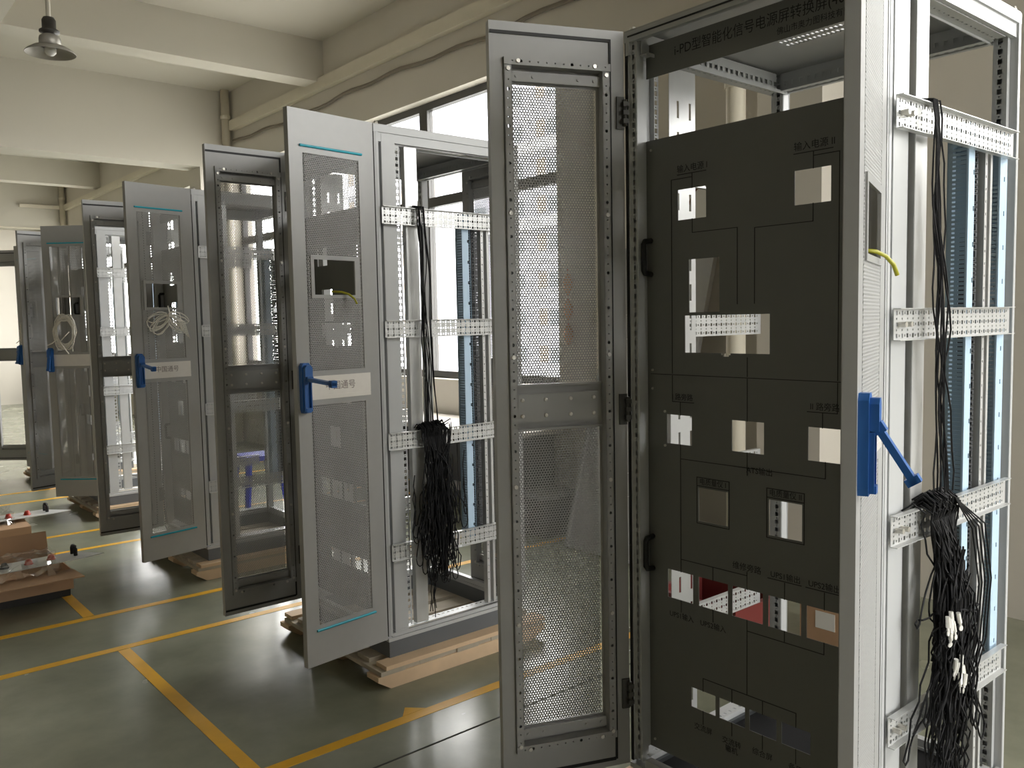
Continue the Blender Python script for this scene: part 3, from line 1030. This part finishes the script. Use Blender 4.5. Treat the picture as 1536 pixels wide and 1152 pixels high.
rr = random.Random(23)
h2 = thing('wire_harness', 'hanging bundle of black wires on the side of the second cabinet', 'wires', (0.2, 1.95, 0))
b = MB()
oy = 1.982
ox = Vector((0.2, 1.95, 0))
Q = lambda x, y, z: Vector((x, oy + y, z)) - ox
for i in range(10):
    x = .165 + rr.uniform(0, .04)
    xe = .205 + rr.uniform(-.03, .03)
    b.tube([Q(x, .012, 1.855), Q(x, -.002, 1.872), Q(x, -.026, 1.868)] + wav(Q(x, -.031, 1.82), Q(xe, -.034 - rr.uniform(0, .015), 1.02), 16, .007, rr), .0022, 5)
for i in range(130):
    x = .228 + rr.gauss(0, .028)
    zl = rr.uniform(.38, .70)
    xe = .220 + rr.gauss(0, .044)
    y_ = -.034 - rr.uniform(0, .05)
    jz = rr.uniform(-.012, .02)
    st = [Q(x - .01, .0, .985 + jz), Q(x + rr.uniform(-.012, .012), -.02, 1.002 + jz), Q(x, -.036 - rr.uniform(0, .012), .985 + jz)]
    lo = wav(Q(x, -.038, .96), Q(xe, y_, zl), 11, .010, rr)
    e = lo[-1]
    dx = rr.choice((-1, 1)) * rr.uniform(.008, .016)
    pts = st + lo + [e + Vector((dx * .3, 0, -.016)), e + Vector((dx, 0, -.020)), e + Vector((dx * 1.7, 0, -.010))] + wav(e + Vector((dx * 2, 0, .01)), Q(xe + dx, y_, zl + rr.uniform(.1, .25)), 5, .006, rr)
    b.tube(pts, .0023, 5)
for i in range(4):
    b.tube(wav(Q(.19, -.05, .45), Q(.18 + rr.uniform(-.01, .03), -.04, .22 + rr.uniform(0, .06)), 8, .006, rr), .002, 5)
ws = put('wire_strands', b.mesh('wire_strands', WIREB), h2)
ws['kind'] = 'stuff'


# ------------------------------------------------------------------ cable coils on doors
def door_mat(ci, right=True):
    o = cabs[ci][2 if right else 1]
    return Matrix.Translation((cabs[ci][0].location.x, cabs[ci][0].location.y, 0)) @ Matrix.Translation(o.location) @ Matrix.Rotation(o.rotation_euler.z, 4, 'Z')


def coil(ci, label, kind, seed):
    rr = random.Random(seed)
    M = door_mat(ci)
    b = MB()
    if kind == 'butterfly':
        c = Vector((.185, .022, 1.475))
        for i in range(16):
            sd = 1 if i % 2 else -1
            L = rr.uniform(.07, .125)
            wd_ = rr.uniform(.015, .045)
            ang = math.radians(-22 + rr.uniform(-30, 22))
            pts = []
            for k in range(15):
                t_ = 2 * PI * k / 14
                lx = L * (1 - math.cos(t_)) / 2
                lz = wd_ * math.sin(t_)
                px = lx * math.cos(ang) - lz * math.sin(ang)
                pz = lx * math.sin(ang) + lz * math.cos(ang)
                pts.append(M @ (c + Vector((sd * px, rr.uniform(-.004, .012), pz - .1 * abs(px)))))
            b.tube(pts, .0028, 6)
        for i in range(5):
            b.tube([M @ (c + Vector((-.01, .01, 0))), M @ (c + Vector((-.055 - .008 * i, .016, -.03))), M @ (c + Vector((-.075 - .010 * i, .014, -.085 - .01 * i)))], .0028, 6)
        b.tube([M @ (c + Vector((0, .01, -.01))), M @ (c + Vector((0, .02, .02))), M @ (c + Vector((.005, .016, .055)))], .004, 6)
    else:
        c = Vector((.222, .022, 1.395))
        for i in range(15):
            rx, rz = rr.uniform(.055, .085), rr.uniform(.085, .135)
            tl = rr.uniform(-.2, .35)
            pts = []
            for k in range(19):
                t_ = 2 * PI * k / 18
                px, pz = rx * math.cos(t_), rz * math.sin(t_)
                pts.append(M @ (c + Vector((px * math.cos(tl) - pz * math.sin(tl), rr.uniform(-.004, .014), px * math.sin(tl) + pz * math.cos(tl) + rr.uniform(-.006, .006)))))
            b.tube(pts, .0034, 6)
        b.tube([M @ (c + Vector((.05, .02, -.05))), M @ (c + Vector((.09, .02, -.08))), M @ (c + Vector((.125, .02, -.095)))], .004, 6)
        b.tube([M @ (c + Vector((-.04, .02, .0))), M @ (c + Vector((.03, .024, -.07))), M @ (c + Vector((-.03, .02, -.16)))], .004, 6)
    o = put('cable_coil', b.mesh('cable_coil', WHITEW, True))
    tag(o, label, 'cable')


coil(2, 'white cable tied in loops hanging from the third cabinet door', 'butterfly', 4)
coil(3, 'white oval cable coil hanging from the fourth cabinet door', 'oval', 9)
coil(4, 'partly hidden white cable coil on the farthest cabinet door', 'oval', 15)
# earth wires at the screen openings
for ci, lab in ((0, 'yellow green earth wire hanging out of the nearest door opening'), (1, 'yellow green earth wire hanging out of the second cabinet door opening')):
    M = door_mat(ci)
    b = MB()
    b.tube([M @ Vector(q) for q in ((.20, -.02, 1.535), (.17, .004, 1.532), (.15, .018, 1.524), (.135, .030, 1.508), (.128, .036, 1.488))], .0042, 6)
    tag(put('earth_wire', b.mesh('earth_wire', YG, True)), lab, 'wire')

# ------------------------------------------------------------------ cardboard boxes with loose panels
def open_box(name, label, x0, x1, y0, y1, z0, h, flaps):
    t = thing(name, label, 'box', ((x0 + x1) / 2, (y0 + y1) / 2, z0), 0, 'cardboard boxes on the floor at left')
    hx, hy = (x1 - x0) / 2, (y1 - y0) / 2
    th = .006
    single('box_body', lambda b: (b.box(-hx, hx, -hy, hy, 0, th), b.box(-hx, hx, -hy, -hy + th, th, h), b.box(-hx, hx, hy - th, hy, th, h), b.box(-hx, -hx + th, -hy + th, hy - th, th, h), b.box(hx - th, hx, -hy + th, hy - th, th, h)), CARD, t)
    for side, ang, L in flaps:
        c, s_ = math.cos(ang), math.sin(ang)
        sgn = -1 if side == 'near' else 1
        ye = sgn * hy
        single('box_flap', lambda b: b.prism([(ye, h), (ye + sgn * L * c, h + L * s_), (ye + sgn * L * c - .003, h + L * s_ + .006), (ye - sgn * .001, h + .006)], -hx, hx, 'yz'), CARD, t)
    return t


open_box('cardboard_box', 'front flat open cardboard box with flaps at left edge', -1.75, -.66, 4.05, 4.62, .045, .10, (('near', .06, .24), ('far', 1.25, .10)))
t = single('floor_mat', lambda b: b.box(-1.8, -.67, 4.08, 4.60, 0, .045), mat('dark_skid', (.03, .028, .025), .7))
tag(t, 'dark low skid under the front cardboard box', 'skid')
open_box('cardboard_box', 'rear closed cardboard box behind the front one', -1.75, -.66, 5.05, 5.55, 0, .20, (('near', PI / 1.02, .24), ('far', PI / 1.02, .24)))


def loose_panel(x0, y, z, label, seed, flip):
    rr = random.Random(seed)
    t = thing('instrument_panel', label, 'panel', (x0, y, z), math.radians(4), 'loose instrument panels on the boxes')
    single('panel_sheet', lambda b: (b.box(-1.0, .0, -.09, .09, 0, .004), b.prism([(0, -.09), (.12, -.07), (0, .09)], 0, .004, 'xy')), mat('light_panel_paint', (.62, .62, .60), .4), t)
    for k in range(7):
        m = rr.choice((RED, RED, BLACK))
        part('push_button', ('pb', m.name), lambda b: (b.lathe([(.0, .026), (.012, .026), (.015, .018), (.018, .014), (.018, .006), (.022, .004), (.022, 0)], (0, 0, 0), 12)), m, t, (-.12 - k * .11, rr.uniform(-.03, .03), .004), smooth=True)
    part('panel_grip', 'pg', lambda b: b.tube([(0, -.028, 0), (0, -.028, .034), (0, -.016, .046), (0, .016, .046), (0, .028, .034), (0, .028, 0)], .010, 8), BLACK, t, (-.005, .015, .004), smooth=True)
    return t


loose_panel(-.63, 4.10, .205, 'loose grey panel with red buttons and black grip on front box', 3, 0)
loose_panel(-.52, 5.28, .235, 'loose grey panel with black grip on the rear box', 8, 0)


# crumpled plastic film on the front box
def film(x0, x1, y0, y1, z, seed, label):
    rr = random.Random(seed)
    b = MB()
    nx, ny = 22, 10
    for i in range(nx):
        for j in range(ny):
            u, v = i / (nx - 1), j / (ny - 1)
            b.v.append((x0 + (x1 - x0) * u + rr.uniform(-.012, .012), y0 + (y1 - y0) * v + rr.uniform(-.012, .012), z + rr.uniform(0, .03) - .035 * (1 - v) ** 2 * 2))
    for i in range(nx - 1):
        for j in range(ny - 1):
            n = i * ny + j
            b.f += [(n, n + ny, n + ny + 1), (n, n + ny + 1, n + 1)]
    tag(put('plastic_film', b.mesh('plastic_film', FILM)), label, 'plastic film')


film(-1.35, -.74, 3.90, 4.16, .245, 3, 'crumpled clear plastic film over the front loose panel')
film(-1.3, -.72, 5.14, 5.40, .268, 5, 'crumpled clear plastic film over the rear loose panel')

# ------------------------------------------------------------------ pendant lamp
lp = thing('pendant_lamp', 'old metal pendant lamp hanging from the ceiling', 'lamp', (-.521, 4.5, 2.975))
single('suspension_rod', lambda b: b.tube([(0, 0, .16), (0, 0, 3.82 - 2.975)], .013, 8), PIPEM, lp, smooth=True)
single('lamp_socket', lambda b: b.lathe([(.0, .165), (.028, .165), (.036, .150), (.036, .105), (.052, .095), (.052, .085), (.030, .080), (.026, .062), (.0, .062)], (0, 0, 0), 20), BAKE, lp, smooth=True)
single('lamp_collar', lambda b: b.lathe([(.030, .075), (.052, .062), (.056, .050), (.056, .012), (.05, .008)], (0, 0, 0), 24), ALU, lp, smooth=True)
single('lamp_shade', lambda b: b.lathe([(.050, .012), (.085, .006), (.118, -.014), (.130, -.028), (.1305, -.031), (.128, -.030), (.114, -.016), (.083, .003), (.048, .008)], (0, 0, 0), 32), ALU, lp, smooth=True)
single('bulb', lambda b: b.lathe([(.0, .03), (.02, .02), (.032, -.005), (.030, -.025), (.018, -.038), (0, -.043)], (0, 0, 0), 16), mat('frosted_bulb', (.75, .73, .68), .25), lp, smooth=True)

# ------------------------------------------------------------------ things behind the cabinets
# leaning sheet against the wall
t = thing('leaning_panel', 'large grey sheet metal panel leaning on the wall behind the open door', 'panel', (1.90, 2.95, 0.0))
lean = math.atan2(.55, 1.85)
o = single('sheet', lambda b: b.plate(-.75, 0, 0, 1.95, [], 0, .015, lambda a, c, d: (d, a, c)), GREY, t, rot=(0, lean, 0))
o = single('sheet_flange', lambda b: (b.box(-.02, 0, -.75, -.735, 0, 1.95), b.box(-.02, 0, -.015, 0, 0, 1.95), b.box(-.02, 0, -.735, -.015, 0, .015)), GREY, t, rot=(0, lean, 0))
# desk under the window
t = thing('desk', 'pale topped desk under the window behind the second cabinet', 'desk', (2.18, 4.6, 0))
single('desk_top', lambda b: b.box(-.28, .28, -1.05, 1.2, .61, .64), DESKT, t)
single('desk_side', lambda b: b.box(-.24, .24, -1.0, -.97, 0, .61), DESKD, t)
single('desk_side', lambda b: b.box(-.24, .24, 1.10, 1.13, 0, .61), DESKD, t)
single('desk_back', lambda b: b.box(.18, .20, -.97, 1.10, .12, .61), DESKD, t)
single('desk_drawers', lambda b: b.box(-.22, .16, -.97, -.50, .06, .60), DESKD, t)
t = thing('storage_box', 'low dark box on the floor under the window, left of leaning panel', 'box', (2.13, 3.36, 0))
single('box_body', lambda b: b.box(-.2, .2, -.18, .17, 0, .22), DESKD, t)
single('box_lid', lambda b: b.box(-.21, .21, -.19, .18, .22, .25), DESKD, t)
# things on the floor behind the nearest cabinet
t = thing('maroon_crate', 'low maroon crate on the floor behind the nearest cabinet', 'crate', (1.12, 1.24, 0))
single('crate_body', lambda b: (b.box(-.16, .16, -.20, -.185, 0, .28), b.box(-.16, .16, .185, .20, 0, .28), b.box(-.16, -.145, -.185, .185, 0, .28), b.box(.145, .16, -.185, .185, 0, .28), b.box(-.145, .145, -.185, .185, 0, .02)), BRONZE, t)
single('crate_rim', lambda b: b.plate(-.17, .17, -.21, .21, [(-.145, .145, -.185, .185)], .28, .292, lambda a, c, d: (a, c, d)), BRONZE, t)
t = thing('parcel', 'brown parcel with white label on the floor by the wall', 'box', (1.72, 1.03, 0))
single('parcel_body', lambda b: b.box(-.12, .12, -.12, .12, 0, .17), CARD, t)
single('parcel_label', lambda b: b.box(-.1215, -.12, -.045, .045, .06, .135), PAPER, t)
# wall dial and red marks near the window edge
t = thing('wall_notice', 'round pale notice on the wall seen through the first cutout', 'notice', (2.497, 2.30, 2.06))
single('notice_disc', lambda b: b.prism([(math.cos(a) * .16, math.sin(a) * .16) for a in np.linspace(0, 2 * PI, 28, endpoint=False)], -.004, 0, 'yz'), PAPER, t)
single('notice_ring', lambda b: b.tube([(-.006, math.cos(a) * .15, math.sin(a) * .15) for a in np.linspace(0, 2 * PI, 29)], .005, 5), mat('brown_ink', (.25, .12, .06), .6), t)
for k, z in enumerate((1.66, 1.48, 1.30)):
    t = thing('paper_lantern', ('upper', 'middle', 'lower')[k] + ' faded orange hanging ornament on the wall beside the window', 'ornament', (2.47, 3.49, z))
    single('ornament_body', lambda b: b.lathe([(0, .075), (.02, .068), (.032, .03), (.034, 0), (.026, -.04), (.01, -.07), (0, -.075)], (0, 0, 0), 14), mat('faded_orange', (.55, .26, .12), .6), t, smooth=True)
    single('ornament_cord', lambda b: b.tube([(0, 0, .07), (0, 0, .12)], .003, 5), RED, t)

# notice on the middle pillar and a blue stool beyond the second cabinet
t = thing('safety_notice', 'white notice with red print on the middle pillar seen through the dark door', 'notice', (2.31, 9.352, 1.60))
single('notice_sheet', lambda b: b.box(-.12, .12, -.003, .004, -.24, .24), PAPER, t)
for x0, x1, z0, z1 in ((-.08, .06, .10, .19), (-.02, .09, -.06, .05), (-.09, .02, -.20, -.11)):
    single('red_print', lambda b: b.box(x0, x1, -.0045, -.003, z0, z1), RED, t)
t = thing('blue_stool', 'blue plastic stool on the floor behind the second cabinet', 'stool', (0.95, 5.35, 0))
bm = mat('bright_blue_plastic', (.03, .06, .55), .4)
single('stool_seat', lambda b: b.prism([(-.15, .40), (.15, .40), (.15, .42), (.13, .435), (-.13, .435), (-.15, .42)], -.14, .14, 'xz'), bm, t)
for sx in (-1, 1):
    for sy in (-1, 1):
        single('leg', lambda b: b.tube([(sx * .12, sy * .11, .40), (sx * .16, sy * .15, .0)], [.025, .02], 6), bm, t)
